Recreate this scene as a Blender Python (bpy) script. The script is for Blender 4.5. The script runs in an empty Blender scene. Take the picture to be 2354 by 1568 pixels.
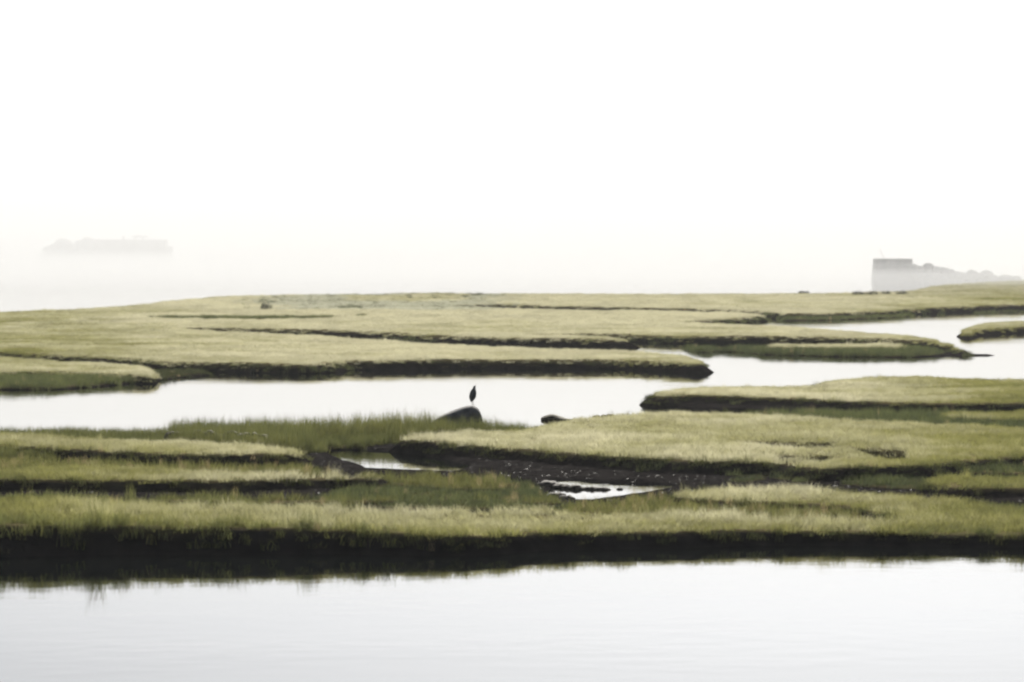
import bpy, bmesh, math, random
import numpy as np
from mathutils import Vector, Matrix, noise as mnoise

random.seed(7)
RNG = np.random.default_rng(11)
scene = bpy.context.scene
COL = scene.collection
R = math.radians

# ------------------------------------------------------------------ camera
CAM_H = 8.5
LENS = 135.0
CX, CY, FP = 1176.5, 784.0, 2353.0 * LENS / 36.0      # survey picture units used for placing things
PITCH = math.atan((784.0 - 535.0) / FP)
cam_d = bpy.data.cameras.new("camera")
cam_d.lens = LENS
cam_d.sensor_width = 36.0
cam_d.clip_start = 1.0
cam_d.clip_end = 20000.0
cam_d.dof.use_dof = True
cam_d.dof.focus_distance = 165.0
cam_d.dof.aperture_fstop = 1.2
cam = bpy.data.objects.new("camera", cam_d)
cam.location = (0, 0, CAM_H)
cam.rotation_euler = (R(90) - PITCH, 0, 0)
COL.objects.link(cam)
scene.camera = cam

# ------------------------------------------------------------------ light
SUN_ELEV, SUN_AZ = R(27), R(6)          # azimuth measured from the view direction, to the right
scene.view_settings.view_transform = 'Standard'
scene.view_settings.look = 'None'
scene.view_settings.gamma = 1.0
scene.view_settings.use_curve_mapping = False
scene.view_settings.exposure = 0.85

world = bpy.data.worlds.new("World")
scene.world = world
world.use_nodes = True
wn, wl = world.node_tree.nodes, world.node_tree.links
wn.clear()
w_out = wn.new("ShaderNodeOutputWorld")
w_bg = wn.new("ShaderNodeBackground")
w_bg.inputs["Strength"].default_value = 0.0358
sky = wn.new("ShaderNodeTexSky")
sky.sky_type = 'NISHITA'
sky.sun_disc = False
sky.sun_elevation = SUN_ELEV
sky.sun_rotation = SUN_AZ
sky.dust_density = 1.5
veil = wn.new("ShaderNodeHueSaturation")      # morning mist: the clear sky's colour washed out
veil.inputs["Saturation"].default_value = 0.08
mist = wn.new("ShaderNodeVectorMath"); mist.operation = 'ADD'
mist.inputs[1].default_value = (0.4, 0.9, 1.7)
wl.new(sky.outputs[0], veil.inputs["Color"])
wl.new(veil.outputs[0], mist.inputs[0])
wl.new(mist.outputs[0], w_bg.inputs["Color"])
wl.new(w_bg.outputs[0], w_out.inputs["Surface"])

sun_d = bpy.data.lights.new("sun", 'SUN')
sun_d.energy = 5.0
sun_d.angle = R(1.5)
sun_d.color = (1.0, 0.95, 0.86)
sun = bpy.data.objects.new("sun", sun_d)
COL.objects.link(sun)
sdir = Vector((math.sin(SUN_AZ) * math.cos(SUN_ELEV), math.cos(SUN_AZ) * math.cos(SUN_ELEV), math.sin(SUN_ELEV)))
sun.rotation_euler = sdir.to_track_quat('Z', 'Y').to_euler()
sun.location = (0, 0, 60)

cy = scene.cycles
cy.max_bounces = 12
cy.diffuse_bounces = 4
cy.glossy_bounces = 4
cy.transmission_bounces = 4
cy.volume_bounces = 6
cy.transparent_max_bounces = 8
cy.use_denoising = True
cy.pixel_filter_type = 'BLACKMAN_HARRIS'
cy.filter_width = 2.3

# ------------------------------------------------------------------ helpers
def up(x, y, z):
    """point at height z seen in direction (x, y) of the survey picture"""
    a, b = x - CX, CY - y
    cp, sp = math.cos(PITCH), math.sin(PITCH)
    dy = FP * cp + b * sp
    dz = -FP * sp + b * cp
    t = (z - CAM_H) / dz
    return (a * t, dy * t)

def at(x, d, z=0.0):
    """point at distance d (metres along +Y) in the bearing of picture column x"""
    return Vector(((x - CX) / FP * d, d, z))

def zat(y, d):
    return CAM_H - (y - 535.0) / FP * d

def tag(o, label=None, cat=None, group=None, kind=None):
    if label: o['label'] = label
    if cat: o['category'] = cat
    if group: o['group'] = group
    if kind: o['kind'] = kind
    return o

def link_mesh(name, me, m=None, parent=None):
    o = bpy.data.objects.new(name, me)
    if m is not None and not me.materials:
        me.materials.append(m)
    COL.objects.link(o)
    if parent is not None:
        o.parent = parent
    return o

def from_bm(name, bm, m=None, parent=None, smooth=True):
    me = bpy.data.meshes.new(name)
    bm.to_mesh(me)
    bm.free()
    if smooth:
        for p in me.polygons: p.use_smooth = True
    return link_mesh(name, me, m, parent)

def empty(name, loc):
    o = bpy.data.objects.new(name, None)
    o.empty_display_size = 0.3
    o.location = loc
    COL.objects.link(o)
    return o

def _hash(ix, iy, s):
    h = (ix.astype(np.int64) * 374761393 + iy.astype(np.int64) * 668265263 + s * 974634777) & 0xFFFFFFFF
    h = ((h ^ (h >> 13)) * 1274126177) & 0xFFFFFFFF
    return ((h ^ (h >> 16)) & 0xFFFF) / 65535.0

def vnoise(x, y, s=0):
    """value noise in -1..1"""
    x0, y0 = np.floor(x), np.floor(y)
    fx, fy = x - x0, y - y0
    fx, fy = fx * fx * (3 - 2 * fx), fy * fy * (3 - 2 * fy)
    a, b = _hash(x0, y0, s), _hash(x0 + 1, y0, s)
    c, d = _hash(x0, y0 + 1, s), _hash(x0 + 1, y0 + 1, s)
    return 2 * ((a + (b - a) * fx) * (1 - fy) + (c + (d - c) * fx) * fy) - 1

def fbm(x, y, s=0, n=3):
    v, a, t = 0, 1.0, 0.0
    for k in range(n):
        v = v + a * vnoise(x * 2 ** k, y * 2 ** k, s + 17 * k)
        t += a
        a *= 0.5
    return v / t

# ------------------------------------------------------------------ materials
def new_mat(name):
    m = bpy.data.materials.new(name)
    m.use_nodes = True
    n, l = m.node_tree.nodes, m.node_tree.links
    return m, n, l, n["Principled BSDF"]

def mat_rock(name, c1, c2, scale, rough=0.85, bump=0.4, dist=0.03):
    m, n, l, b = new_mat(name)
    tc = n.new("ShaderNodeTexCoord")
    no = n.new("ShaderNodeTexNoise"); no.inputs["Scale"].default_value = scale; no.inputs["Detail"].default_value = 8
    cr = n.new("ShaderNodeValToRGB")
    cr.color_ramp.elements[0].position = 0.35; cr.color_ramp.elements[0].color = (*c1, 1)
    cr.color_ramp.elements[1].position = 0.68; cr.color_ramp.elements[1].color = (*c2, 1)
    bp = n.new("ShaderNodeBump"); bp.inputs["Strength"].default_value = bump; bp.inputs["Distance"].default_value = dist
    l.new(tc.outputs["Object"], no.inputs["Vector"])
    l.new(no.outputs["Fac"], cr.inputs["Fac"]); l.new(cr.outputs["Color"], b.inputs["Base Color"])
    l.new(no.outputs["Fac"], bp.inputs["Height"]); l.new(bp.outputs["Normal"], b.inputs["Normal"])
    b.inputs["Roughness"].default_value = rough
    b.inputs["Specular IOR Level"].default_value = 0.25
    return m

def mat_blade(name, trans=0.55, rough=0.6):
    m, n, l, b = new_mat(name)
    n.remove(b)
    out = n["Material Output"]
    at_ = n.new("ShaderNodeAttribute"); at_.attribute_type = 'INSTANCER'; at_.attribute_name = 'tint'
    df = n.new("ShaderNodeBsdfDiffuse"); tr = n.new("ShaderNodeBsdfTranslucent")
    gl = n.new("ShaderNodeBsdfGlossy"); gl.inputs["Roughness"].default_value = rough
    gl.inputs["Color"].default_value = (0.5, 0.5, 0.45, 1)
    mx = n.new("ShaderNodeMixShader"); mx.inputs[0].default_value = trans
    mx2 = n.new("ShaderNodeMixShader"); mx2.inputs[0].default_value = 0.035
    l.new(at_.outputs["Color"], df.inputs["Color"]); l.new(at_.outputs["Color"], tr.inputs["Color"])
    l.new(df.outputs[0], mx.inputs[1]); l.new(tr.outputs[0], mx.inputs[2])
    l.new(mx.outputs[0], mx2.inputs[1]); l.new(gl.outputs[0], mx2.inputs[2])
    l.new(mx2.outputs[0], out.inputs["Surface"])
    return m

def mat_flat(name, c, rough=0.7, spec=0.3):
    m, n, l, b = new_mat(name)
    tc = n.new("ShaderNodeTexCoord")
    no = n.new("ShaderNodeTexNoise"); no.inputs["Scale"].default_value = 14; no.inputs["Detail"].default_value = 5
    cr = n.new("ShaderNodeValToRGB")
    cr.color_ramp.elements[0].position = 0.3; cr.color_ramp.elements[0].color = (*[v * 0.75 for v in c], 1)
    cr.color_ramp.elements[1].position = 0.7; cr.color_ramp.elements[1].color = (*[min(1, v * 1.25) for v in c], 1)
    l.new(tc.outputs["Object"], no.inputs["Vector"]); l.new(no.outputs["Fac"], cr.inputs["Fac"])
    l.new(cr.outputs["Color"], b.inputs["Base Color"])
    b.inputs["Roughness"].default_value = rough; b.inputs["Specular IOR Level"].default_value = spec
    return m

# mud and peat: 'wet' (vertex attribute) is where tidal mud stays wet and glossy, 'thatch' where old grass litter covers it
def mat_marsh():
    m, n, l, b = new_mat("peat_and_mud")
    geo = n.new("ShaderNodeNewGeometry")
    no = n.new("ShaderNodeTexNoise"); no.inputs["Scale"].default_value = 1.7; no.inputs["Detail"].default_value = 9
    l.new(geo.outputs["Position"], no.inputs["Vector"])
    cr = n.new("ShaderNodeValToRGB")
    cr.color_ramp.elements[0].position = 0.35; cr.color_ramp.elements[0].color = (0.010, 0.0095, 0.0098, 1)
    cr.color_ramp.elements[1].position = 0.7; cr.color_ramp.elements[1].color = (0.023, 0.0205, 0.0200, 1)
    l.new(no.outputs["Fac"], cr.inputs["Fac"])
    th = n.new("ShaderNodeAttribute"); th.attribute_name = 'thatch'
    we = n.new("ShaderNodeAttribute"); we.attribute_name = 'wet'
    mx = n.new("ShaderNodeMix"); mx.data_type = 'RGBA'
    mx.inputs["B"].default_value = (0.13, 0.11, 0.055, 1)
    l.new(th.outputs["Fac"], mx.inputs["Factor"]); l.new(cr.outputs["Color"], mx.inputs["A"])
    l.new(mx.outputs["Result"], b.inputs["Base Color"])
    no2 = n.new("ShaderNodeTexNoise"); no2.inputs["Scale"].default_value = 3.5; no2.inputs["Detail"].default_value = 6
    l.new(geo.outputs["Position"], no2.inputs["Vector"])
    bp = n.new("ShaderNodeBump"); bp.inputs["Strength"].default_value = 0.7; bp.inputs["Distance"].default_value = 0.08
    l.new(no2.outputs["Fac"], bp.inputs["Height"]); l.new(bp.outputs["Normal"], b.inputs["Normal"])
    mr = n.new("ShaderNodeMapRange"); mr.inputs["To Min"].default_value = 0.95; mr.inputs["To Max"].default_value = 0.6
    l.new(we.outputs["Fac"], mr.inputs["Value"]); l.new(mr.outputs["Result"], b.inputs["Roughness"])
    no3 = n.new("ShaderNodeTexNoise"); no3.inputs["Scale"].default_value = 6.5; no3.inputs["Detail"].default_value = 5
    l.new(geo.outputs["Position"], no3.inputs["Vector"])
    ms = n.new("ShaderNodeMapRange")        # films of water left in hollows of the wet mud
    ms.inputs["From Min"].default_value = 0.69; ms.inputs["From Max"].default_value = 0.75; ms.inputs["To Max"].default_value = 0.13
    l.new(no3.outputs["Fac"], ms.inputs["Value"])
    mm = n.new("ShaderNodeMath"); mm.operation = 'MULTIPLY'
    l.new(ms.outputs["Result"], mm.inputs[0]); l.new(we.outputs["Fac"], mm.inputs[1])
    l.new(mm.outputs[0], b.inputs["Specular IOR Level"])
    return m

def mat_water():
    m, n, l, b = new_mat("tidal_water")
    b.inputs["Base Color"].default_value = (0.006, 0.0075, 0.0075, 1)
    b.inputs["Roughness"].default_value = 0.03
    b.inputs["IOR"].default_value = 1.333
    geo = n.new("ShaderNodeNewGeometry")
    mp = n.new("ShaderNodeMapping"); mp.inputs["Scale"].default_value = (0.7, 1.0, 1.0)
    l.new(geo.outputs["Position"], mp.inputs["Vector"])
    n1 = n.new("ShaderNodeTexNoise"); n1.inputs["Scale"].default_value = 1.1; n1.inputs["Detail"].default_value = 4
    n2 = n.new("ShaderNodeTexNoise"); n2.inputs["Scale"].default_value = 0.12; n2.inputs["Detail"].default_value = 3
    l.new(mp.outputs[0], n1.inputs["Vector"]); l.new(mp.outputs[0], n2.inputs["Vector"])
    cat = n.new("ShaderNodeMapRange")      # calm slicks and breezy patches
    cat.inputs["From Min"].default_value = 0.4; cat.inputs["From Max"].default_value = 0.65
    cat.inputs["To Min"].default_value = 0.12; cat.inputs["To Max"].default_value = 1.0
    l.new(n2.outputs["Fac"], cat.inputs["Value"])
    mul = n.new("ShaderNodeMath"); mul.operation = 'MULTIPLY'
    l.new(n1.outputs["Fac"], mul.inputs[0]); l.new(cat.outputs["Result"], mul.inputs[1])
    bp = n.new("ShaderNodeBump"); bp.inputs["Strength"].default_value = 1.0; bp.inputs["Distance"].default_value = 0.009
    l.new(mul.outputs[0], bp.inputs["Height"]); l.new(bp.outputs["Normal"], b.inputs["Normal"])
    return m

def mat_fog(name, density, col, g):
    m = bpy.data.materials.new(name)
    m.use_nodes = True
    n, l = m.node_tree.nodes, m.node_tree.links
    n.clear()
    o = n.new("ShaderNodeOutputMaterial")
    v = n.new("ShaderNodeVolumePrincipled")
    v.inputs["Color"].default_value = (*col, 1)
    v.inputs["Density"].default_value = density
    v.inputs["Anisotropy"].default_value = g
    l.new(v.outputs[0], o.inputs["Volume"])
    return m

M_MARSH = mat_marsh()
M_WATER = mat_water()
M_BLADE = mat_blade("grass_blades")
M_GRANITE = mat_rock("dark_granite", (0.035, 0.037, 0.042), (0.10, 0.10, 0.105), 3.0)
M_WEEDROCK = mat_rock("weedy_rock", (0.03, 0.026, 0.014), (0.10, 0.085, 0.05), 5.0)
M_SEAWALL = mat_rock("seawall_stone", (0.12, 0.116, 0.112), (0.25, 0.24, 0.23), 0.6)
M_CLOD = mat_rock("peat_clod", (0.018, 0.014, 0.011), (0.06, 0.048, 0.037), 6.0)
M_TIMBER = mat_flat("weathered_timber", (0.05, 0.042, 0.035))

# ------------------------------------------------------------------ the marsh ground
# every patch of marsh: (region, kind, ground height, grass height, half width of its bank, far edge, height of it, near edge, height of it)
PATCHES = []
def patch(region, kind, z, h, w, top, zt, bot, zb):
    # the marsh runs on well past both sides of the view
    top, bot = [([(-1300, e[0][1])] if e[0][0] == -500 else []) + list(e) + ([(3650, e[-1][1])] if e[-1][0] == 2900 else []) for e in (top, bot)]
    ft = zt if callable(zt) else (lambda x: zt)
    fb = zb if callable(zb) else (lambda x: zb)
    dz = .13 if kind == 'hay' else 0
    P = [up(x, y, ft(x) - dz) for x, y in top] + [up(x, y, fb(x)) for x, y in reversed(bot)]
    PATCHES.append((region, kind, z, h, w, np.array(P)))

patch('far', 'hay', .60, .22, 1.0,
  [(-500,735),(0,719),(100,714),(200,709),(300,703),(400,690),(480,683),(600,679),(850,676),(1000,673),(1100,675),(1600,676),(1900,674),(2080,670),(2150,657),(2250,649),(2353,644),(2900,628)], .80,
  [(-500,760),(0,745),(700,725),(1020,706),(1035,699),(1150,697),(1250,700),(1400,703),(1600,706),(1760,712),(1800,717),(1900,717),(2050,710),(2130,705),(2250,700),(2353,697),(2900,690)], .74)
patch('far', 'cord', .12, .45, .6,
  [(1800,724),(1900,723),(2050,717),(2130,712),(2250,707),(2353,704),(2900,698)], .6,
  [(1800,733),(1900,734),(2000,731),(2100,727),(2200,722),(2353,717),(2900,712)], 0)
patch('far', 'cord', .66, .42, .6,
  [(330,724),(420,722),(600,723),(700,722),(800,719),(850,719)], .95,
  [(330,731),(420,733),(600,734),(700,733),(800,727),(850,722)], .66)
patch('middle', 'hay', .57, .2, .8,
  [(-500,745),(0,725),(700,704),(1020,700),(1060,703),(1150,708),(1250,712),(1400,714),(1600,716.5),(1700,720),(1752,724),
   (1700,730),(1640,734),(1560,738),(1600,743),(1755,748.5),(1858,753.6),(1926,760),(2028,765.5),(2096,772),(2150,778),(2185,786),(2215,797)], .74,
  [(-500,795),(0,806),(171,814),(308,821),(376,827),(500,829),(700,832),(760,830),(800,824),(850,825),(1000,822),(1400,822),(1540,827),(1600,831),(1617,830),
   (1600,818),(1540,809),(1450,804),(1298,800),(1158,796),(1089,792),(984,786),(900,781),(850,779),(760,770),(600,764),(500,759),(430,753),
   (430,750.5),(600,752),(750,754),(850,758),(1000,768),(1158,773),(1300,774),(1400,777),(1450,778.5),(1419,772),(1330,770),(1250,768),(1193,764.5),
   (1330,763.5),(1437,764.5),(1551,769),(1755,769),(1892,771),(2130,779),(2160,783)], .70)
patch('left_lower', 'hay', .45, .25, .7,
  [(-500,806),(0,820),(137,831),(273,835),(340,843),(366,855)], .65,
  [(-500,848),(0,851),(100,850),(205,854),(300,857),(350,858)], .6)
patch('left_lower', 'cord', .12, .55, .6,
  [(-500,860),(0,858),(200,860),(369,856),(430,850)], .3,
  [(-500,895),(0,897),(137,896),(195,892),(300,883),(400,871),(478,859)], .0)
patch('left_lower', 'cord', .16, .22, .8,
  [(330,850),(480,845)], .2,
  [(300,868),(400,862),(476,856)], .2)
patch('spit', 'cord', .10, .5, .5,
  [(1620,797),(1700,788),(1800,788),(1950,787),(2082,788),(2160,793),(2225,803)], .5,
  [(1560,800),(1650,808),(1750,816),(1900,821),(2082,823),(2160,820),(2225,812)], .0)
patch('spit', 'mud', .10, 0, .3,
  [(2100,805),(2180,808),(2230,811),(2286,814.5)], .1,
  [(2100,822),(2180,820.5),(2230,819),(2286,817)], 0)
patch('spit', 'hay', .22, .3, .3,
  [(1760,789),(1900,788),(2080,790)], .55,
  [(1760,796),(1900,798),(2085,798)], .4)
patch('islet', 'hay', .50, .22, .6,
  [(2207,761),(2228,752),(2262,743),(2353,741),(2900,738)], .6,
  [(2222,762),(2260,753),(2353,748),(2900,746)], .62)
patch('right_bank', 'hay', .48, .24, 1.3,
  [(1500,905),(1520,899),(1570,891),(1700,888),(1850,886),(1900,876),(2000,867),(2080,864),(2150,865),(2200,869),(2353,874),(2900,880)], .7,
  [(1505,908),(1560,902),(1687,906),(1824,911),(1926,917),(2062,921),(2353,923),(2900,925)], .6)
patch('right_bank', 'mud', .12, 0, .5,
  [(1474,908),(1490,905),(1520,902),(1560,904),(1800,915),(2000,925)], .2,
  [(1474,915),(1500,922),(1560,934),(1650,944),(1800,949),(2000,955)], 0)
patch('right_bank', 'cord', .14, .55, .8,
  [(1760,938),(1850,936),(2000,936),(2353,940),(2900,945)], .5,
  [(1700,955),(1780,968),(2353,1000),(2900,1020)], .1)
patch('right_bank', 'hay', .34, .25, .5,
  [(2150,947),(2353,945),(2900,944)], .55,
  [(2150,952),(2250,957),(2353,959),(2900,962)], .5)
patch('pale_meadow', 'hay', .50, .24, .8,
  [(890,1005),(960,998),(1050,992),(1200,985),(1300,965),(1400,954),(1480,948),(1560,946),(1700,950),(1900,960),(2100,969),(2353,980),(2900,1000)], .72,
  [(897,1003),(930,1005),(1015,1012),(1117,1019),(1288,1035),(1425,1044),(1580,1052),(1700,1055),(1790,1057),(1824,1067),(1892,1072),(1977,1068),(2130,1064),(2198,1054),(2353,1044),(2900,1030)], .62)
patch('pale_meadow', 'cord', .2, .4, .8,
  [(2080,1062),(2200,1056),(2353,1048),(2900,1040)], .6,
  [(2050,1078),(2130,1082),(2353,1090),(2900,1090)], .2)
patch('creek_bench', 'hay', .33, .28, .5,
  [(2115,1098),(2155,1090),(2353,1091),(2900,1092)], .58,
  [(2115,1102),(2160,1108),(2250,1112),(2353,1112),(2900,1112)], .5)
patch('creek_mud', 'mud', .09, 0, .8,
  [(-500,1040),(300,1035),(640,1030),(740,1025),(900,1010),(1200,1020),(1600,1040),(2353,1060),(2900,1060)], .05,
  [(-500,1185),(300,1185),(1000,1190),(1600,1190),(2353,1190),(2900,1190)], .05)
patch('heron_bank', 'cord', .14, 1.1, .7,
  [(-500,1001),(0,1001),(380,1000),(480,998),(700,1000),(850,997),(1000,994),(1120,994),(1215,996)], .14,
  [(-500,1060),(300,1055),(600,1050),(740,1036),(850,1026),(905,1018),(1000,1012),(1215,1006)], .14)
patch('left_tongue', 'hay', .48, .24, .6,
  [(-500,985),(0,994),(171,1000),(308,1007),(478,1014),(615,1024),(680,1031),(716,1038)], .7,
  [(-500,1012),(0,1018),(171,1028),(342,1036),(478,1038),(600,1039),(690,1041)], .6)
patch('left_tongue', 'olive', .2, .45, .8,
  [(-500,1030),(0,1032),(171,1038),(342,1046),(600,1048),(700,1048),(780,1062),(860,1085),(1000,1093),(1150,1097)], .62,
  [(-500,1095),(0,1092),(342,1092),(650,1096),(1000,1100),(1230,1110)], .2)
patch('left_tongue', 'hay', .42, .25, .5,
  [(-500,1080),(0,1074),(205,1070),(342,1071),(513,1081),(649,1086),(800,1088),(900,1090)], .65,
  [(-500,1097),(0,1095),(239,1096),(513,1097),(718,1092),(850,1092)], .55)
patch('creek_bench', 'olive', .22, .38, .5,
  [(352,1126),(600,1128),(900,1128),(1050,1120),(1110,1121),(1200,1128),(1290,1136)], .58,
  [(352,1146),(600,1148),(900,1150),(1100,1152),(1290,1150)], .2)
patch('creek_bench', 'cord', .12, .3, .5,
  [(700,1140),(800,1118),(900,1106),(960,1099),(1150,1098),(1240,1106),(1256,1126),(1300,1154),(1360,1156)], .2,
  [(690,1158),(940,1170),(1100,1172),(1360,1180)], .12)
def near_rise(x): return float(np.interp(x, [30, 735, 1353, 2323], [.36, .20, .0, -.06]))
patch('creek_bench', 'cord', .11, .26, .6,
  [(1640,1078),(1780,1078),(1900,1090),(2130,1088)], .3,
  [(1680,1108),(1850,1110),(1950,1118),(2130,1130)], .1)
patch('near_bank', 'hay', .40, .28, .6,
  [(-500,1153),(0,1148),(171,1143),(256,1150),(376,1153),(804,1164),(912,1169),(1083,1165),(1254,1167),(1356,1174),(1580,1174),(1687,1176),(1790,1188),(1850,1189),(1950,1191),(2030,1192),(2060,1180),(2150,1165),(2353,1165),(2900,1180)], lambda x: .66 + near_rise(x),
  [(-500,1196),(0,1198),(300,1201),(776,1208),(981,1218),(1117,1221),(1254,1215),(1580,1212),(1721,1209),(1892,1210),(2198,1214),(2353,1217),(2900,1221)], lambda x: .55 + near_rise(x))
patch('near_bank', 'cord', .10, .30, .7,
  [(-500,1230),(0,1230),(300,1230),(700,1228),(850,1230)], .3,
  [(-500,1268),(0,1268),(300,1269),(600,1265),(760,1257),(850,1246)], 0)
patch('right_rise', 'hay', .34, .26, .8,
  [(1545,1128),(1590,1121),(1640,1118),(1721,1117),(1858,1115),(1926,1123),(2062,1133),(2181,1141),(2353,1158),(2900,1175)], .6,
  [(1540,1132),(1580,1137),(1700,1142),(1850,1148),(1950,1156),(2030,1170),(2060,1185),(2353,1190),(2900,1190)], .5)
patch('right_rise', 'olive', .18, .4, .8,
  [(1300,1150),(1420,1146),(1500,1134),(1700,1150),(1900,1156),(2030,1170),(2100,1175)], .3,
  [(1300,1185),(1600,1192),(1900,1196),(2100,1196)], .18)

CUTS = []
def cut(depth, w, pts, z):
    CUTS.append((depth, w, np.array([up(x, y, z) for x, y in pts])))
cut(.40, .25, [(1655,1009),(1780,1011),(1915,1014),(1913,1026),(1850,1027),(1780,1024)], .62)
cut(.45, .25, [(1790,1041.5),(1908,1042),(1905,1056),(1795,1054)], .62)
cut(.45, .25, [(1950,1026),(2010,1025),(2060,1030),(2095,1034),(2090,1053),(2060,1053),(2010,1047)], .62)
cut(.30, .5, [(748,1037),(800,1034),(900,1038),(1000,1053),(1075,1070),(1040,1085),(930,1083),(860,1078),(800,1060)], 0)
cut(.30, .4, [(1262,1108),(1300,1104),(1400,1110),(1500,1113),(1562,1118),(1500,1129),(1450,1137),(1350,1151),(1310,1151),(1265,1139)], 0)

# fan of rows (metres out) and bearings
NR, NC = 1080, 610
D0, D1, T1 = 90.0, 1000.0, 0.265
rows = np.exp(np.linspace(math.log(D0), math.log(D1), NR))
cols = np.linspace(-T1, T1, NC)
GX = rows[:, None] * cols[None, :]
GY = np.repeat(rows[:, None], NC, 1)

def sdist(px, py, P):
    """signed distance to polygon P, positive inside"""
    n = len(P)
    d2 = np.full(px.shape, 1e12)
    ins = np.zeros(px.shape, bool)
    for i in range(n):
        ax, ay = P[i]; bx, by = P[(i + 1) % n]
        ex, ey = bx - ax, by - ay
        wx, wy = px - ax, py - ay
        t = np.clip((wx * ex + wy * ey) / (ex * ex + ey * ey + 1e-12), 0, 1)
        d2 = np.minimum(d2, (wx - t * ex) ** 2 + (wy - t * ey) ** 2)
        if ay != by:
            ins ^= ((ay > py) != (by > py)) & (px < ex * (py - ay) / (by - ay) + ax)
    d = np.sqrt(d2)
    return np.where(ins, d, -d)

BED = -0.6
JIT = (0.22 * fbm(GX / 3.2, GY / 4.5, 5, 2) + .07 * vnoise(GX / .5, GY / .8, 6)) * np.clip(GY / 150, .7, 2.5)
H = np.full(GX.shape, BED)
KIND = np.zeros(GX.shape, np.int8)        # 0 bare, 1 hay, 2 cord, 3 olive
GH = np.zeros(GX.shape)
EDGE = np.full(GX.shape, -9.0)
REG = np.full(GX.shape, -1, np.int8)
WET = np.zeros(GX.shape)
REGIONS = []
KN = {'mud': 0, 'hay': 1, 'cord': 2, 'olive': 3}
for (region, kind, z, h, w, P) in PATCHES:
    if region not in REGIONS: REGIONS.append(region)
    pad = 4.0
    r0 = max(0, np.searchsorted(rows, P[:, 1].min() - pad) - 1)
    r1 = min(NR, np.searchsorted(rows, P[:, 1].max() + pad) + 1)
    if r1 <= r0: continue
    sl = slice(r0, r1)
    sd = sdist(GX[sl], GY[sl], P) + JIT[sl]
    ww = np.maximum(w * (1 + .7 * vnoise(GX[sl] / 2.3, GY[sl] / 3.1, 91)), GY[sl] * 0.0022)
    rr = {'hay': .5, 'cord': .4, 'olive': .5, 'mud': .3}[kind] * np.clip(GY[sl] / 130, .8, 2)
    s = np.clip((sd + ww) / (ww + rr), 0, 1)
    s = 1 - (1 - s) ** 2.3
    zz = np.full(sd.shape, z)
    if region == 'near_bank' and kind == 'hay':
        zz = zz + np.interp(GX[sl] / GY[sl], [-.13, -.05, .02, .13], [.36, .20, .0, -.06])
    if kind == 'mud':
        zz = zz + 0.06 * fbm(GX[sl] / 1.1, GY[sl] / 2.5, 31, 4)
    else:
        zz = zz + 0.05 * fbm(GX[sl] / 4, GY[sl] / 9, 9, 3) + 0.02 * vnoise(GX[sl] / .7, GY[sl] / 1.2, 3)
    hz = BED + (zz - BED) * s
    m = hz > H[sl]
    H[sl] = np.where(m, hz, H[sl])
    KIND[sl] = np.where(m, KN[kind], KIND[sl])
    GH[sl] = np.where(m, h, GH[sl])
    REG[sl] = np.where(m, REGIONS.index(region), REG[sl])
    EDGE[sl] = np.where(m, sd, EDGE[sl])
    WET[sl] = np.where(m, 1.0 if region == 'creek_mud' else 0.0, WET[sl])
for (depth, w, P) in CUTS:
    r0 = max(0, np.searchsorted(rows, P[:, 1].min() - 3) - 1)
    r1 = min(NR, np.searchsorted(rows, P[:, 1].max() + 3) + 1)
    sl = slice(r0, r1)
    sd = sdist(GX[sl], GY[sl], P) + 0.6 * JIT[sl]
    s = np.clip((sd + w) / (2 * w), 0, 1)
    H[sl] = H[sl] - depth * s * s * (3 - 2 * s)
    if depth < .32:
        KIND[sl] = np.where(s > .3, 0, KIND[sl])
    else:
        KIND[sl] = np.where((s > .4) & (KIND[sl] == 1), 0, KIND[sl])
        GH[sl] = np.where(s > .4, .28, GH[sl])
        EDGE[sl] = np.where(s > .4, 1, EDGE[sl])

THATCH = np.where(KIND > 0, np.clip((EDGE - 0.1) / 0.5, 0, 1), 0.0) * np.clip((H - .02) / .2, 0, 1)

me = bpy.data.meshes.new("marsh_ground")
nv = NR * NC
co = np.stack([GX, GY, H], -1).reshape(-1, 3).astype(np.float32)
idx = np.arange(nv).reshape(NR, NC)
quads = np.stack([idx[:-1, :-1], idx[:-1, 1:], idx[1:, 1:], idx[1:, :-1]], -1).reshape(-1, 4)
qmax = H.reshape(-1)[quads].max(1)
quads = quads[qmax > BED + .02]                      # flat bed far under the water is left to the sea bed sheet
used, inv = np.unique(quads, return_inverse=True)
quads = inv.reshape(-1, 4)
me.vertices.add(len(used))
me.vertices.foreach_set("co", co[used].ravel())
me.loops.add(quads.size)
me.loops.foreach_set("vertex_index", quads.ravel().astype(np.int32))
me.polygons.add(len(quads))
me.polygons.foreach_set("loop_start", (np.arange(len(quads)) * 4).astype(np.int32))
me.polygons.foreach_set("use_smooth", np.ones(len(quads), bool))
me.update(calc_edges=True)
for nm, arr in (('thatch', THATCH), ('wet', WET)):
    a = me.attributes.new(nm, 'FLOAT', 'POINT')
    a.data.foreach_set('value', arr.reshape(-1)[used].astype(np.float32))
ground = link_mesh("marsh_ground", me, M_MARSH)
tag(ground, "dark peat and mud ground of the salt marsh with winding creek banks", "ground", kind='structure')

def disc(name, z, r, m, seg=96):
    bm = bmesh.new()
    v = [bm.verts.new((r * math.cos(2 * math.pi * i / seg), r * math.sin(2 * math.pi * i / seg), z)) for i in range(seg)]
    bm.faces.new(v)
    return from_bm(name, bm, m, smooth=False)
sea = disc("water", 0.0, 5200, M_WATER)
tag(sea, "calm pale tidal water filling the creeks and the bay", "water", kind='structure')
bed = disc("sea_bed", -0.62, 5200, M_MARSH)
tag(bed, "muddy bed under the tidal water", "sea bed", kind='structure')

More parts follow.
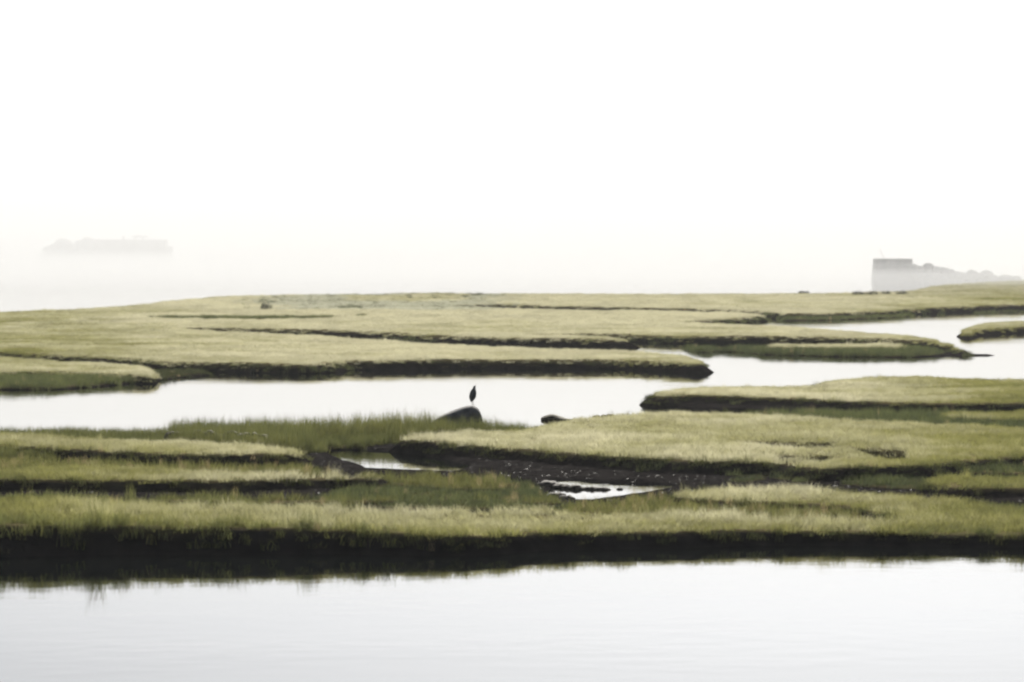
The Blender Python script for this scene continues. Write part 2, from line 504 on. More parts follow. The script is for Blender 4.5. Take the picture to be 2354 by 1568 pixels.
# ------------------------------------------------------------------ the air
def box(name, x0, x1, y0, y1, z0, z1, m):
    bm = bmesh.new()
    bmesh.ops.create_cube(bm, size=1)
    for v in bm.verts:
        v.co = Vector((x0 + (v.co.x + .5) * (x1 - x0), y0 + (v.co.y + .5) * (y1 - y0), z0 + (v.co.z + .5) * (z1 - z0)))
    return from_bm(name, bm, m, smooth=False)
hz = box("haze", -5400, 5400, -5400, 5400, -1.9, 52.0, mat_fog("thin_haze", 0.00006, (1, 1, 1), 0.3))
tag(hz, "thin pale morning haze over marsh and water", "haze", kind='stuff')
fg = box("fog", -3000, 3000, 535, 4500, -1.5, 46.0, mat_fog("sea_fog_air", 0.0033, (.645, .655, .67), 0.3))
tag(fg, "white fog bank lying over the open water beyond the marsh", "fog", kind='stuff')
fl = box("fog", -2800, 2800, 560, 4300, -1.2, 3.6, mat_fog("low_fog_air", 0.0017, (.665, .675, .69), 0.3))
tag(fl, "low white layer of fog on the open water, waist deep round the breakwaters", "fog", kind='stuff')
fl = box("fog", -2700, 2700, 570, 4200, -1.0, 2.3, mat_fog("lowest_fog_air", 0.0050, (.665, .675, .69), 0.3))
tag(fl, "lowest and densest white fog skimming the open water surface", "fog", kind='stuff')

# ------------------------------------------------------------------ grass
def blade(verts, faces, bx, by, h, w, lean, ldir, face_dir, curve=1.0, seg=3, z0=0.0):
    """one tapering, arching blade"""
    n0 = len(verts)
    cx_, sx_ = math.cos(face_dir), math.sin(face_dir)
    for k in range(seg):
        t = k / seg
        ww = w * (1 - .75 * t) * .5
        off = lean * (t ** (1 + curve))
        px, py = bx + math.cos(ldir) * off, by + math.sin(ldir) * off
        pz = z0 + h * t * (1 - .25 * t * t * min(1, lean / max(h, .01)))
        verts.append((px - cx_ * ww, py - sx_ * ww, pz)); verts.append((px + cx_ * ww, py + sx_ * ww, pz))
    verts.append((bx + math.cos(ldir) * lean, by + math.sin(ldir) * lean, z0 + h * (1 - .25 * min(1, lean / max(h, .01)))))
    for k in range(seg - 1):
        a = n0 + 2 * k
        faces.append((a, a + 1, a + 3, a + 2))
    a = n0 + 2 * (seg - 1)
    faces.append((a, a + 1, a + 2))

def tuft(name, n, rad, w, lean, hvar, seed, bias=0.0, seg=3):
    r = random.Random(seed)
    V, F = [], []
    for i in range(n):
        q = rad * math.sqrt(r.random()); a = r.uniform(0, 6.283)
        h = r.uniform(1 - hvar, 1)
        ld = r.gauss(0, 1.0) if r.random() < bias else r.uniform(0, 6.283)
        blade(V, F, q * math.cos(a), q * math.sin(a), h, w * r.uniform(.7, 1.3), lean * r.uniform(.3, 1.2), ld, r.uniform(0, 3.14), seg=seg)
    me = bpy.data.meshes.new(name)
    me.from_pydata(V, [], F)
    me.materials.append(M_BLADE)
    me.update()
    return bpy.data.objects.new(name, me)      # source mesh of the scatter below, not placed by itself

# unit-height tufts
HAY = [tuft("hay_tuft", 46, .95, .045, .75, .45, 100 + i, bias=.7, seg=2) for i in range(4)]
CORD = [tuft("cordgrass_tuft", 26, .42, .024, .28, .5, 200 + i, bias=.3) for i in range(4)]

def scatter_group(name, protos):
    ng = bpy.data.node_groups.new(name, 'GeometryNodeTree')
    ng.interface.new_socket("Geometry", in_out='INPUT', socket_type='NodeSocketGeometry')
    ng.interface.new_socket("Geometry", in_out='OUTPUT', socket_type='NodeSocketGeometry')
    n, l = ng.nodes, ng.links
    gi, go = n.new("NodeGroupInput"), n.new("NodeGroupOutput")
    jn = n.new("GeometryNodeJoinGeometry")
    for p in protos:
        oi = n.new("GeometryNodeObjectInfo")
        oi.inputs["Object"].default_value = p
        oi.inputs["As Instance"].default_value = True
        l.new(oi.outputs["Geometry"], jn.inputs[0])
    ip = n.new("GeometryNodeInstanceOnPoints")
    l.new(gi.outputs[0], ip.inputs["Points"]); l.new(jn.outputs[0], ip.inputs["Instance"])
    ip.inputs["Pick Instance"].default_value = True
    def attr(nm, ty):
        a = n.new("GeometryNodeInputNamedAttribute"); a.data_type = ty; a.inputs["Name"].default_value = nm
        return a.outputs["Attribute"]
    l.new(attr('pick', 'INT'), ip.inputs["Instance Index"])
    l.new(attr('turn', 'FLOAT_VECTOR'), ip.inputs["Rotation"])
    l.new(attr('size', 'FLOAT_VECTOR'), ip.inputs["Scale"])
    l.new(ip.outputs[0], go.inputs[0])
    return ng
NG_HAY = scatter_group("scatter_hay", HAY)
NG_CORD = scatter_group("scatter_cordgrass", CORD)

def grass_object(name, ng, p, turn, size, tint, label, cat):
    me = bpy.data.meshes.new(name)
    n = len(p)
    me.vertices.add(n)
    me.vertices.foreach_set("co", p.astype(np.float32).ravel())
    a = me.attributes.new('pick', 'INT', 'POINT'); a.data.foreach_set('value', RNG.integers(0, 4, n).astype(np.int32))
    a = me.attributes.new('turn', 'FLOAT_VECTOR', 'POINT'); a.data.foreach_set('vector', turn.astype(np.float32).ravel())
    a = me.attributes.new('size', 'FLOAT_VECTOR', 'POINT'); a.data.foreach_set('vector', size.astype(np.float32).ravel())
    a = me.attributes.new('tint', 'FLOAT_COLOR', 'POINT')
    a.data.foreach_set('color', np.concatenate([tint, np.ones((n, 1))], 1).astype(np.float32).ravel())
    me.materials.append(M_BLADE)
    o = link_mesh(name, me)
    md = o.modifiers.new("scatter", 'NODES'); md.node_group = ng
    tag(o, label, cat, kind='stuff')
    return o

# candidate spots
NCAND = 725000
lt = RNG.uniform(0, 1, NCAND); tt = RNG.uniform(-T1 * .93, T1 * .93, NCAND)
cd = np.exp(math.log(D0) + lt * math.log(D1 / D0))
dens = NCAND / (math.log(D1 / D0) * 2 * T1 * .93) / cd ** 2
keep_h = RNG.uniform(0, 1, NCAND)
fr = lt * (NR - 1); fc = (tt + T1) / (2 * T1) * (NC - 1)
i0, j0 = fr.astype(int), fc.astype(int)
i0 = np.clip(i0, 0, NR - 2); j0 = np.clip(j0, 0, NC - 2)
a, b = fr - i0, fc - j0
def bil(A): return (A[i0, j0] * (1 - a) * (1 - b) + A[i0 + 1, j0] * a * (1 - b) + A[i0, j0 + 1] * (1 - a) * b + A[i0 + 1, j0 + 1] * a * b)
ri, rj = np.clip(np.rint(fr).astype(int), 0, NR - 1), np.clip(np.rint(fc).astype(int), 0, NC - 1)
cx = tt * cd
cz = bil(H); ck = KIND[ri, rj]; cg = GH[ri, rj]; ce = EDGE[ri, rj]; cr_ = REG[ri, rj]
swirl = fbm(cx / 6, cd / 12, 41, 2)
big = fbm(cx / 14, cd / 45, 51, 3)
fine = fbm(cx / 3.0, cd / 4.0, 61, 3)
streak = fbm(cx / 9.0, cd / 3.0, 71, 2)

far_zone = (cr_ <= 1) & (np.abs(cx / cd + .036) + .016 * big + .012 * fine + RNG.normal(0, .004, NCAND) < .033) & (cd > 390)
far_rush = far_zone & ((fbm(cx / 1.1, cd / 16, 88, 2) > .62) | (RNG.uniform(0, 1, NCAND) < .03))
STRAW = np.array([.53, .505, .345]); OLIVE = np.array([.235, .23, .075]); GREEN = np.array([.105, .115, .042]); SHADEGREEN = np.array([.028, .034, .015]); DARKG = np.array([.050, .062, .030])
LABELS = {
 'far': ("pale salt hay covering the farthest marsh flat under the fog", "rough cordgrass in hollows of the farthest marsh flat"),
 'middle': ("pale salt hay on the long middle flat between the upper creeks", "dark cordgrass in hollows of the long middle flat"),
 'left_lower': ("green gold salt hay on the left tongue above the heron channel", "dark green cordgrass fringing the left bank above the heron channel"),
 'spit': ("sparse hay on the low spit at right of the channel bend", "dark green cordgrass on the low spit beside the upper right channel"),
 'islet': ("salt hay capping the small dark islet at the right edge", "cordgrass on the small dark islet"),
 'right_bank': ("pale salt hay on the pointed right bank facing the heron", "green cordgrass in the wet hollow behind the pale meadow"),
 'pale_meadow': ("straw pale salt hay on the broad meadow right of the heron boulder", "olive cordgrass in slits and slope of the broad pale meadow"),
 'creek_bench': ("salt hay on the small bench in the dark creek at right", "dim olive grass on the narrow bench in the dark creek"),
 'heron_bank': ("short hay beside the heron boulder", "tall green cordgrass standing in front of the heron boulder"),
 'left_tongue': ("gold salt hay on the left tongues below the tall cordgrass", "olive grass with tan stalks on the slope of the left tongues"),
 'near_bank': ("golden salt hay along the nearest dark bank", "tall green cordgrass hanging over the nearest bank at left"),
 'right_rise': ("yellow salt hay on the rise right of the shining pool", "dim cordgrass in the swale right of the shining pool"),
}
def mixc(c0, c1, t):
    t = np.clip(t, 0, 1)[:, None]
    return c0 * (1 - t) + c1 * t

for ridx, region in enumerate(REGIONS):
    # salt hay
    cap = 10.0
    sel = (cr_ == ridx) & (ck == 1) & (cz > .1) & (ce > np.where(cd < 190, .28, .1)) & ((ridx != REGIONS.index('near_bank')) | (ce > np.interp(cx / cd, [-.06, -.03], [.75, .28]))) & (keep_h < cap / dens)
    k = np.nonzero(sel)[0]
    if len(k) > 20:
        n = len(k)
        hh = cg[k] * 1.15 * RNG.uniform(.65, 1.3, n) * (1 + .55 * fine[k])
        tall = RNG.uniform(0, 1, n) < np.where(ce[k] < .6, .05, .012)
        hh = np.where(tall, hh * RNG.uniform(1.3, 2.0, n), hh)
        wd = np.maximum(cg[k], .2) * RNG.uniform(.9, 1.4, n) * np.clip(cd[k] / 220, 1, 1.7)
        wd = np.where(tall, wd * .6, wd)
        turn = np.stack([RNG.normal(0, .12, n), RNG.normal(0, .12, n), swirl[k] * 7 + RNG.normal(0, .6, n)], 1)
        # far flats are paler, tufts at the rims greener
        dry_vignette = .74 + .55 * big[k] + .45 * fine[k] + .35 * streak[k] + RNG.normal(0, .12, n)
        dry_vignette = dry_vignette + np.interp(cd[k], [100, 130, 200, 450], [-.34, -.08, .18, .26]) - .45 * np.clip(1 - ce[k] / .8, 0, 1)
        dry_vignette = dry_vignette - 1.1 * np.clip(np.abs(cx[k] / cd[k]) - .08, 0, .05) / .05 * .55  # greener, darker grass toward both sides of the view: vignette painted into tint
        tint = mixc(OLIVE, STRAW, dry_vignette)
        tint = np.where((dry_vignette < 0)[:, None], mixc(OLIVE, GREEN, -dry_vignette * 1.6), tint)
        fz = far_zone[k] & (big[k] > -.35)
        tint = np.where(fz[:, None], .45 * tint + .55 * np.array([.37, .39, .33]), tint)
        fr_k = far_rush[k]
        tint = np.where(fr_k[:, None], np.array([.10, .11, .06]), tint)
        hh = np.where(fr_k, hh * 1.7, hh)
        tint = tint * RNG.uniform(.82, 1.15, (n, 1))
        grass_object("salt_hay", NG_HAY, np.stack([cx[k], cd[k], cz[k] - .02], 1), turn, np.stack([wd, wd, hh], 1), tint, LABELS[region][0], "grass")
    # cordgrass and mixed olive grass
    cap2 = np.where(ck == 2, 9.0, 6.5) * (1.7 if region == 'heron_bank' else 1)
    sel = (cr_ == ridx) & (ck >= 2) & (cz > -.06) & (ce > -.45) & (keep_h < cap2 / dens)
    # loose blades down the dark faces of the banks
    face = (cr_ == ridx) & (ck == 1) & (cz < .45) & (cz > .0) & (ce < .0) & (ce > -1.2) & (fbm(cx / 3.5, cd / 9, 77, 2) > .22) & (keep_h < 6 / dens)
    rim = (cr_ == ridx) & (ck == 1) & (ce < .34) & (ce > -.45) & (cz > .10) & ((cd < 200) | ((cd < 270) & (ce > -.12))) & (keep_h < 9 / dens)
    face = face & ~rim
    if region == 'near_bank':
        rim |= (cr_ == ridx) & (ck == 1) & (ce < np.interp(cx / cd, [-.06, -.03], [1.1, .3])) & (ce > -.6) & (cz > .1) & (cx / cd < -.03) & (keep_h < 13 / dens)
        face &= ~rim
    k = np.nonzero(sel | face | rim)[0]
    if len(k) > 20:
        n = len(k)
        hh = np.where(face[k], .34, np.where(rim[k], cg[k] * .9, cg[k])) * RNG.uniform(.65, 1.2, n) * (1 + .3 * fine[k])
        if region == 'heron_bank':
            hh = hh * np.interp(cx[k] / cd[k], [-.16, -.0903, -.087, -.06, -.02, -.0087, .0044], [.50, .50, .92, .85, .92, .85, .65])
            hh = hh * np.where((cx[k] / cd[k] > -.052) & (cx[k] / cd[k] < -.02), np.interp(cd[k], [148, 153, 157], [.38, .55, 1]), 1)
        wd = RNG.uniform(.45, .75, n) * np.clip(cd[k] / 220, 1, 1.5)
        turn = np.stack([RNG.normal(0, .08, n), RNG.normal(0, .08, n), RNG.uniform(0, 6.28, n)], 1)
        g = .35 + .5 * big[k] + RNG.normal(0, .25, n)
        tint = mixc(DARKG, GREEN * 1.25, g)
        ol = (ck[k] == 3)
        tint = np.where(ol[:, None], mixc(GREEN * .75, OLIVE * .75, g + .15), tint)
        tint = np.where(rim[k][:, None], mixc(SHADEGREEN, mixc(GREEN * .8, OLIVE * .8, g * .8), (ce[k] + np.where((cr_[k] == REGIONS.index('near_bank')) & (cx[k] / cd[k] < -.04), .6, .25)) / .6), tint)  # rim blades darken down the bank face: shade painted into the tint
        nl = rim[k] & (cr_[k] == REGIONS.index('near_bank')) & (cx[k] / cd[k] < -.03) & (ce[k] > -.2)
        tint = np.where(nl[:, None], mixc(GREEN * 1.1, OLIVE * .9, .2 + .3 * RNG.normal(0, 1, n)), tint); hh = np.where(nl, hh * np.interp(cx[k] / cd[k], [-.06, -.03], [1.75, 1.25]), hh)
        long = rim[k] & (RNG.uniform(0, 1, n) < .06)
        hh = np.where(rim[k], hh * (1 + .5 * vnoise(cx[k] / .8, cd[k] / .8, 95)), hh)
        hh = np.where(long, hh * 1.9, hh); wd = np.where(long, wd * .7, wd)
        if region == 'left_lower': tint = tint * np.where(cx[k] / cd[k] > -.093, .5, 1)[:, None]
        tan = RNG.uniform(0, 1, n) < np.where(ol, .10, .012)
        tint = np.where(tan[:, None], np.array([.33, .26, .14]), tint)
        hh = np.where(tan, hh * 1.25, hh); wd = np.where(tan, wd * .45, wd)
        if region == 'heron_bank': tint = mixc(GREEN * .8, OLIVE * .8, .12 + .5 * fine[k] + RNG.normal(0, .25, n))
        tint = tint * RNG.uniform(.8, 1.2, (n, 1))
        grass_object("cordgrass", NG_CORD, np.stack([cx[k], cd[k], cz[k] - .02], 1), turn, np.stack([wd, wd, hh], 1), tint, LABELS[region][1], "grass")

def ground_z(x, d):
    i = int(np.clip(round(math.log(d / D0) / math.log(D1 / D0) * (NR - 1)), 0, NR - 1))
    j = int(np.clip(round((x / d + T1) / (2 * T1) * (NC - 1)), 0, NC - 1))
    return float(H[i, j])

# ------------------------------------------------------------------ rocks, clods
def rock_bm(sx, sy, sz, seed, amp=.18, freq=1.2, sub=3, flat=0.0):
    bm = bmesh.new()
    bmesh.ops.create_icosphere(bm, subdivisions=sub, radius=1)
    off = Vector((seed * 7.13, seed * 3.7, seed * 1.9))
    for v in bm.verts:
        p = v.co.copy()
        q = p * (1 + amp * mnoise.noise(p * freq + off) + amp * .4 * mnoise.noise(p * freq * 2.7 + off))
        if flat: q.z = math.copysign(abs(q.z) ** (1 - flat), q.z)
        v.co = Vector((q.x * sx, q.y * sy, q.z * sz))
    return bm

# the heron's boulder: long ramp on the left, blunt end on the right
RD = 160.0
def boulder():
    bm = bmesh.new()
    bmesh.ops.create_icosphere(bm, subdivisions=5, radius=1)
    xs = [970, 1000, 1015, 1050, 1075, 1088, 1100, 1107, 1110.5]
    zs = [zat(y, RD) + .09 for y in (990, 966, 959, 945, 936, 932.5, 931.5, 935, 946)]
    xm = [(x - 1055) / FP * RD for x in xs]
    x_lo, x_hi = xm[0], xm[-1]
    for v in bm.verts:
        X, Y, Z = v.co
        sgn = abs(X) ** .6 * (1 if X > 0 else -1)
        x = (x_lo + x_hi) / 2 + (sgn if X > 0 else X) * (x_hi - x_lo) / 2
        top = float(np.interp(x, xm, zs))
        yy = math.copysign(abs(Y) ** .8, Y) * (.75 + .25 * math.sqrt(max(0, 1 - (X * .8) ** 2)))
        nz = mnoise.noise(Vector((x * 1.6, yy * 1.6, Z * 1.6))) * .07 + mnoise.noise(Vector((x * 5, yy * 5, Z * 5))) * .02
        z = top * (max(Z, 0) ** .45) - .5 * max(-Z, 0)
        v.co = Vector((x + nz * .3, yy * .9 + nz, z + nz * .35 * (1 - max(Z, 0))))
    return bm
bl = from_bm("boulder", boulder(), M_GRANITE)
bl.location = at(1055, RD, 0)
tag(bl, "dark wedge shaped boulder rising from tall cordgrass with the heron on it", "boulder")

lr = from_bm("low_rock", rock_bm(.64, .5, .24, 4, amp=.22), M_WEEDROCK)
for v in lr.data.vertices:
    if v.co.x > 0: v.co.z *= max(.25, 1 - .9 * v.co.x / .68); v.co.x *= 1.25
lr.location = at(1272, 174, .02)
tag(lr, "low weed brown rock lying in the channel right of the boulder", "rock")
for k, (px, dd, s) in enumerate([(1372, 176, .16), (1388, 177, .12), (1402, 176.5, .2)]):
    o = from_bm("low_rock", rock_bm(s * 1.4, s, s * .7, 20 + k, sub=2), M_WEEDROCK)
    o.location = at(px, dd, .03)
    tag(o, ["tiny rock, left one of three between low rock and pale meadow", "tiny rock, middle and smallest of three beside the pale meadow",
            "tiny rock, right one of three touching the pale meadow edge"][k], "rock", group="tiny rocks at the meadow's water edge")

# mud clumps standing in the shining pool
CL = [(1262,1117,.5,"biggest dark mud clump at the left shore of the shining pool"),(1285,1119,.34,"second dark mud clump from the left shore of the shining pool"),
      (1304,1121,.30,"third mud clump from the left in the shining pool row"),(1322,1122,.34,"broad mud clump, fourth from left in the shining pool row"),
      (1338,1123,.20,"small mud clump, fifth from left in the shining pool row"),(1351,1123,.22,"mud clump just right of the row's middle in the shining pool"),
      (1364,1123.5,.24,"mud clump third from the row's right end in the shining pool"),(1377,1123.5,.20,"small mud clump second from the row's right end in the shining pool"),
      (1390,1124,.22,"mud clump at the right end of the row in the shining pool"),(1424,1123,.14,"tiny lone mud clump right of the row in the shining pool"),
      (1280,1141,.40,"dark mud clump at the near left rim of the shining pool"),(1302,1146,.34,"dark mud clump lowest on the near rim of the shining pool")]
for k, (px, py, s, lb) in enumerate(CL):
    x, y = up(px, py, .03)
    o = from_bm("mud_clump", rock_bm(s * .75, s * 1.0, s * .42, 40 + k, amp=.35, freq=2.2, sub=3), M_CLOD)
    o.location = (x, y, .0)
    tag(o, lb, "mud clump", group="mud clumps in the shining pool")

# slumped peat clods below the tall cordgrass on the left
CD = [(392,1000,.30),(412,1001,.34),(432,1001,.24),(455,1001,.36),(480,1003,.4),(506,1004,.26),(532,1003,.42),(560,1006,.38),(590,1009,.44)]
CW = ["first peat clod at the left end of the row below the cordgrass","peat clod second from the row's left end below the cordgrass","smallest peat clod, third from left below the cordgrass",
      "peat clod fourth from left in the row below the cordgrass","peat clod in the middle of the row below the cordgrass","small peat clod just right of the row's middle below the cordgrass",
      "peat clod third from the row's right end below the cordgrass","peat clod second from the row's right end below the cordgrass","largest peat clod at the right end of the row below the cordgrass"]
for k, (px, py, s) in enumerate(CD):
    x, y = up(px, py, .62)
    o = from_bm("peat_clod", rock_bm(s * 1.05, s * .9, s * .7 + .08, 70 + k, amp=.35, freq=2.0, sub=3), M_CLOD)
    o.location = (x, y + .6, .42)
    tag(o, CW[k], "peat clod", group="peat clods slumped in a row below the tall cordgrass")

# ------------------------------------------------------------------ far bushes
def bush(px, py, wdt, hgt, seed, label, dark=.8, group=None):
    x, y = up(px, py, .6)
    z = ground_z(x, y)
    root = empty("bush", (x, y, z))
    tag(root, label, "bush", group=group)
    r = random.Random(seed)
    V, F = [], []
    for i in range(420):
        a = r.uniform(0, 6.283); e = r.uniform(0, 1)
        q = r.uniform(.55, 1) * (1 + .3 * math.sin(3 * a + seed))
        cx_, cy_, cz_ = q * math.cos(a) * math.sqrt(1 - e * e) * wdt / 2, q * math.sin(a) * math.sqrt(1 - e * e) * wdt / 2, q * e * hgt + .05
        s = r.uniform(.04, .09)
        u = Vector((r.gauss(0, 1), r.gauss(0, 1), r.gauss(0, 1))).normalized()
        w = u.orthogonal().normalized()
        n0 = len(V); c = Vector((cx_, cy_, cz_))
        for q_ in (c - u * s, c + w * s * .5, c + u * s, c - w * s * .5): V.append(q_[:])
        F.append((n0, n0 + 1, n0 + 2, n0 + 3))
    me = bpy.data.meshes.new("foliage"); me.from_pydata(V, [], F)
    link_mesh("foliage", me, M_LEAF, root)
    bm = bmesh.new()
    for i in range(5):
        a = i * 1.26 + seed
        top = Vector((math.cos(a) * wdt * .3, math.sin(a) * wdt * .3, hgt * .75))
        m4 = Matrix.Translation(top / 2) @ top.to_track_quat('Z', 'Y').to_matrix().to_4x4()
        bmesh.ops.create_cone(bm, segments=5, radius1=.022, radius2=.008, depth=top.length, matrix=m4)
    from_bm("stems", bm, M_TIMBER, root)
M_LEAF = mat_flat("bush_leaves", (.085, .10, .06), .7, .2)
bush(610, 714, 1.3, .75, 1, "small grey green bush standing alone on the far left flat")
bush(1845, 676, 1.6, .35, 2, "low dark bush on the skyline left of the dark thicket")
for k, (px, w_, lb) in enumerate([(1972, 1.8, "left low bush of the dark thicket on the right skyline"), (2004, 2.2, "second low bush of the dark thicket on the right skyline"),
                                  (2036, 1.6, "third low bush of the dark thicket on the right skyline"), (2072, 1.8, "right low bush of the dark thicket on the right skyline")]):
    bush(px, 679, w_, .5, 10 + k, lb, group="low bushes on the right skyline")

# ------------------------------------------------------------------ breakwaters in the fog
def slab(x0, x1, y0, y1, z0, z1, batter=0.0, bev=.08):
    bm = bmesh.new()
    bmesh.ops.create_cube(bm, size=1)
    for v in bm.verts:
        top = v.co.z > 0
        b_ = 0 if top else batter
        v.co = Vector(((x0 - b_) if v.co.x < 0 else (x1 + b_ * .3), (y0 - b_) if v.co.y < 0 else (y1 + b_), z1 if top else z0))
    bmesh.ops.bevel(bm, geom=bm.edges[:], offset=bev, segments=1, affect='EDGES')
    return bm

def pier_courses(root, x0, x1, depth, z1, n, batter, seed):
    """stone pier head laid in courses of long blocks"""
    r = random.Random(seed)
    hh = (z1 + 1.0) / n
    for c in range(n):
        b0 = batter * (n - 1 - c) / n
        xx = x0 - b0
        end = x1 + b0 * .3
        while xx < end - .2:
            L = min(r.uniform(1.5, 2.6), end - xx)
            if end - xx - L < .7: L = end - xx
            bm = slab(xx + .02, xx + L - .02, -depth / 2 - b0 + r.uniform(-.06, .06), depth / 2 + b0, -1 + c * hh + .015, -1 + (c + 1) * hh - .015, 0, .06)
            from_bm("stone_block", bm, M_SEAWALL, root, smooth=False)
            xx += L

BR = 682.0
sc_ = FP / BR
bx0 = 2009.6
root = empty("breakwater", at(bx0, BR, 0))
tag(root, "grey stone breakwater in fog at right with square pier head and boulders", "breakwater")
pier_courses(root, 0.0, (2093 - bx0) / sc_, 6.0, zat(594.5, BR), 5, .45, 3)
HP = [(2101,20,607),(2114,22,611),(2133,24,605),(2152,22,612),(2168,26,614),(2184,24,619),(2200,24,624),(2214,20,626),(2233,27,619.5),(2251,18,627),(2267,22,621.5),(2284,16,632),(2308,32,631),(2332,22,634)]
def heap(root, cols, bx, dist, sc1, seed):
    """boulders piled from the sea bed up to the outline of the mound"""
    r = random.Random(seed)
    for px, wp, ty in cols:
        zt = zat(ty, dist)
        w_ = wp / sc1 / 2 * 1.2
        zc = zt
        while zc > -.4:
            hgt = min(w_ * r.uniform(.7, .95), (zt + 1) / 2)
            o = from_bm("boulder", rock_bm(w_ * r.uniform(.9, 1.15), w_ * 1.2, hgt, r.randint(1, 900), amp=.22, freq=1.4, sub=3, flat=.2), M_SEAWALL, root)
            o.location = ((px - bx) / sc1 + r.uniform(-.15, .15) * w_ * (zc < zt), r.uniform(-.6, .6) - (zt - zc) * .5, zc - hgt)
            zc -= hgt * 1.25
heap(root, HP, bx0, BR, sc_, 5)
# leaning pole on the pier head
bm = bmesh.new()
bmesh.ops.create_cone(bm, segments=6, radius1=.045, radius2=.03, depth=1.9, matrix=Matrix.Translation((0, 0, .95)))
pole = from_bm("leaning_pole", bm, M_TIMBER)
pole.location = at(2030.5, BR, zat(594.8, BR) - .02)
pole.rotation_euler = (0, R(-22), 0)
tag(pole, "thin leaning pole on top of the right pier head in fog", "pole")

BL = 1154.0
sl_ = FP / BL
lx0 = 233
root = empty("breakwater", at(lx0, BL, 0))
tag(root, "faint grey stone breakwater almost lost in fog at left", "breakwater")
pier_courses(root, 0.0, 150 / sl_, 8.0, zat(550.8, BL), 5, .5, 9)
bm = slab(150 / sl_ + .3, 162.5 / sl_, -3.2, 3.2, -1, zat(567, BL), .3, .1)
from_bm("ledge_block", bm, M_SEAWALL, root, smooth=False)
HL = [(98,14,584),(112,22,566),(126,20,561),(146,36,549),(168,26,561),(184,22,552),(204,44,545),(226,26,550)]
heap(root, HL, lx0, BL, sl_, 6)
ztop = zat(550.8, BL)
fr_ = empty("timber_frame", at(321, BL, ztop))
tag(fr_, "faint timber frame on the flat top of the left pier", "timber frame")
for xx in (-1.3, 1.0):
    bm = slab(xx - .22, xx + .22, -.22, .22, -.02, .62, 0, .03); from_bm("post", bm, M_TIMBER, fr_, smooth=False)
bm = slab(-2.3, 2.4, -.3, .3, .622, 1.02, 0, .04); from_bm("beam", bm, M_TIMBER, fr_, smooth=False)
bm = slab(-1.2, .5, -.25, .25, 1.022, 1.2, 0, .04); from_bm("beam", bm, M_TIMBER, fr_, smooth=False)
bm = bmesh.new()
bmesh.ops.create_cone(bm, segments=10, radius1=.35, radius2=.28, depth=.8, matrix=Matrix.Translation((0, 0, .4)))
bmesh.ops.create_cone(bm, segments=10, radius1=.42, radius2=.36, depth=.2, matrix=Matrix.Translation((0, 0, .901)))
bo = from_bm("mooring_post", bm, M_TIMBER, smooth=False)
bo.location = at(284, BL, ztop - .01)
tag(bo, "faint stubby mooring post left of the timber frame on the pier", "mooring post")

# ------------------------------------------------------------------ the heron
M_FEATHER = mat_flat("slate_feathers", (.055, .062, .072), .8, .15)
M_WING = mat_flat("slate_wing", (.042, .050, .060), .8, .15)
M_NECK = mat_flat("pale_neck", (.16, .155, .15), .8, .15)
M_BILL = mat_flat("horn_bill", (.20, .15, .06), .5, .3)
M_LEG = mat_flat("heron_leg", (.30, .28, .22), .6, .3)
M_EYE = mat_flat("dark_eye", (.01, .01, .01), .2, .5)

def loft(path, seg=14):
    """path: (centre, half width, half depth) stations joined into one closed skin"""
    bm = bmesh.new()
    rings = []
    for i, (c, a_, b_) in enumerate(path):
        c = Vector(c)
        p0 = Vector(path[max(i - 1, 0)][0]); p1 = Vector(path[min(i + 1, len(path) - 1)][0])
        t = (p1 - p0).normalized()
        s = Vector((0, 1, 0)); s = (s - t * s.dot(t)).normalized()
        u = t.cross(s).normalized()
        rings.append([bm.verts.new(c + s * (a_ * math.cos(6.28318 * k / seg)) + u * (b_ * math.sin(6.28318 * k / seg))) for k in range(seg)])
    for r0, r1 in zip(rings, rings[1:]):
        for k in range(seg): bm.faces.new((r0[k], r0[(k + 1) % seg], r1[(k + 1) % seg], r1[k]))
    bm.faces.new(rings[0][::-1]); bm.faces.new(rings[-1])
    return bm

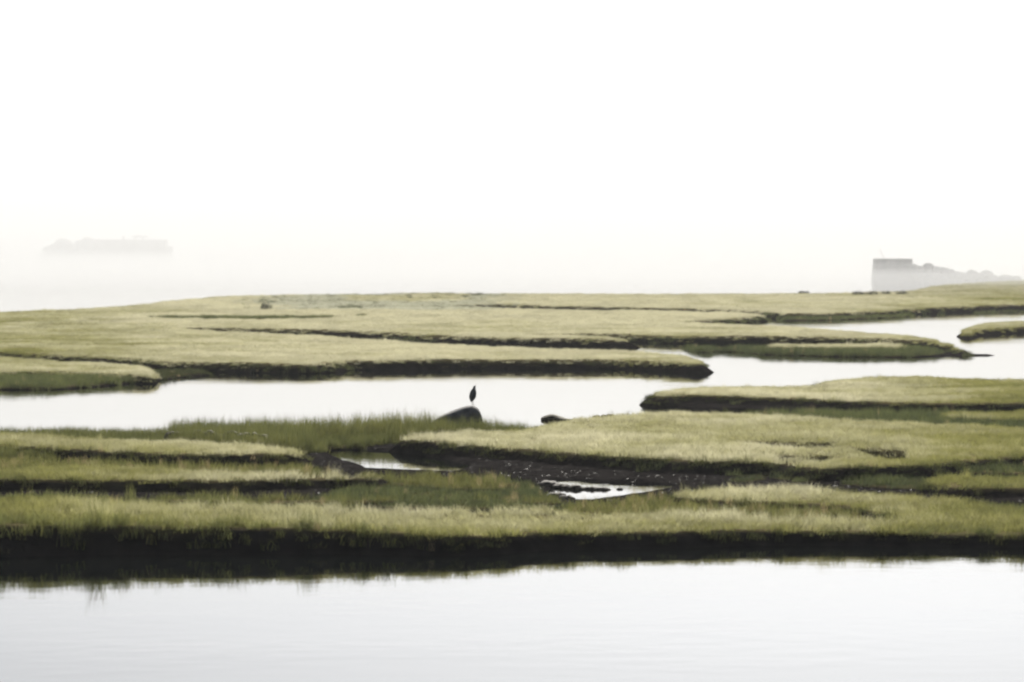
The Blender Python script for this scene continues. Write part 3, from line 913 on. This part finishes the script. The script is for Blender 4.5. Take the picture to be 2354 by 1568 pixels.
def heron(loc, rz):
    root = empty("heron", loc)
    root.rotation_euler = (0, 0, rz)
    tag(root, "slate grey heron standing hunched and upright on the boulder", "heron")
    # faces +X; steep body, neck folded against the breast, head on top
    body = [((-.135, 0, .13), .010, .008), ((-.125, 0, .17), .035, .022), ((-.105, 0, .24), .070, .055), ((-.070, 0, .34), .100, .085),
            ((-.035, 0, .45), .112, .100), ((-.010, 0, .54), .105, .092), ((.012, 0, .61), .080, .072), ((.030, 0, .66), .054, .056),
            ((.046, 0, .705), .040, .048), ((.062, 0, .745), .038, .044), ((.080, 0, .775), .030, .034), ((.112, 0, .795), .014, .015)]
    o = from_bm("body", loft([(c, a_ * 1.4 * (1.2 if c[2] < .4 else 1), b_ * 1.3 * (1.2 if c[2] < .4 else 1)) for c, a_, b_ in body]), M_FEATHER, root)
    md = o.modifiers.new("smooth", 'SUBSURF'); md.levels = md.render_levels = 1
    for s in (-1, 1):
        wing = [((-.150, s * .03, .14), .006, .010), ((-.125, s * .060, .22), .018, .045), ((-.080, s * .088, .34), .024, .085),
                ((-.035, s * .104, .46), .024, .090), ((.000, s * .098, .55), .020, .066), ((.020, s * .075, .60), .010, .03)]
        w = from_bm("wing", loft(wing, 10), M_WING, root)
        md = w.modifiers.new("smooth", 'SUBSURF'); md.levels = md.render_levels = 1
    neck = [((.020, 0, .50), .020, .014), ((.075, 0, .50), .034, .026), ((.100, 0, .57), .034, .028), ((.088, 0, .65), .030, .026), ((.070, 0, .71), .030, .026)]
    from_bm("folded_neck", loft(neck, 10), M_NECK, root)
    bill = [((.100, 0, .785), .014, .015), ((.150, 0, .812), .010, .011), ((.215, 0, .846), .0015, .0015)]
    from_bm("bill", loft(bill, 8), M_BILL, root)
    crest = [((.060, 0, .785), .016, .010), ((.000, 0, .785), .008, .006), ((-.070, 0, .755), .001, .001)]
    from_bm("crest", loft(crest, 8), M_EYE, root)
    for s in (-1, 1):
        bm = bmesh.new(); bmesh.ops.create_icosphere(bm, subdivisions=2, radius=.008, matrix=Matrix.Translation((.088, s * .029, .785)))
        from_bm("eye", bm, M_EYE, root)
        leg = [((-.06, s * .035, .34), .016, .016), ((-.055, s * .034, .22), .011, .011), ((-.075, s * .032, .125), .011, .011), ((-.050, s * .032, .01), .008, .008)]
        lg = from_bm("leg", loft(leg, 8), M_LEG, root)
        bm = bmesh.new()
        for a in (-.45, 0, .45, 3.14):
            L = .085 if abs(a) < 1 else .05
            t = Vector((math.cos(a) * L, math.sin(a) * L, 0))
            m4 = Matrix.Translation(Vector((-.05, s * .032, .010)) + t / 2) @ t.to_track_quat('Z', 'Y').to_matrix().to_4x4()
            bmesh.ops.create_cone(bm, segments=6, radius1=.007, radius2=.004, depth=L, matrix=m4)
        from_bm("foot", bm, M_LEG, lg)
heron(at(1088, RD, zat(931.3, RD)), R(50))
print("triangles", sum(len(o.data.loop_triangles) if o.type == 'MESH' else 0 for o in scene.objects), "objects", len(scene.objects))
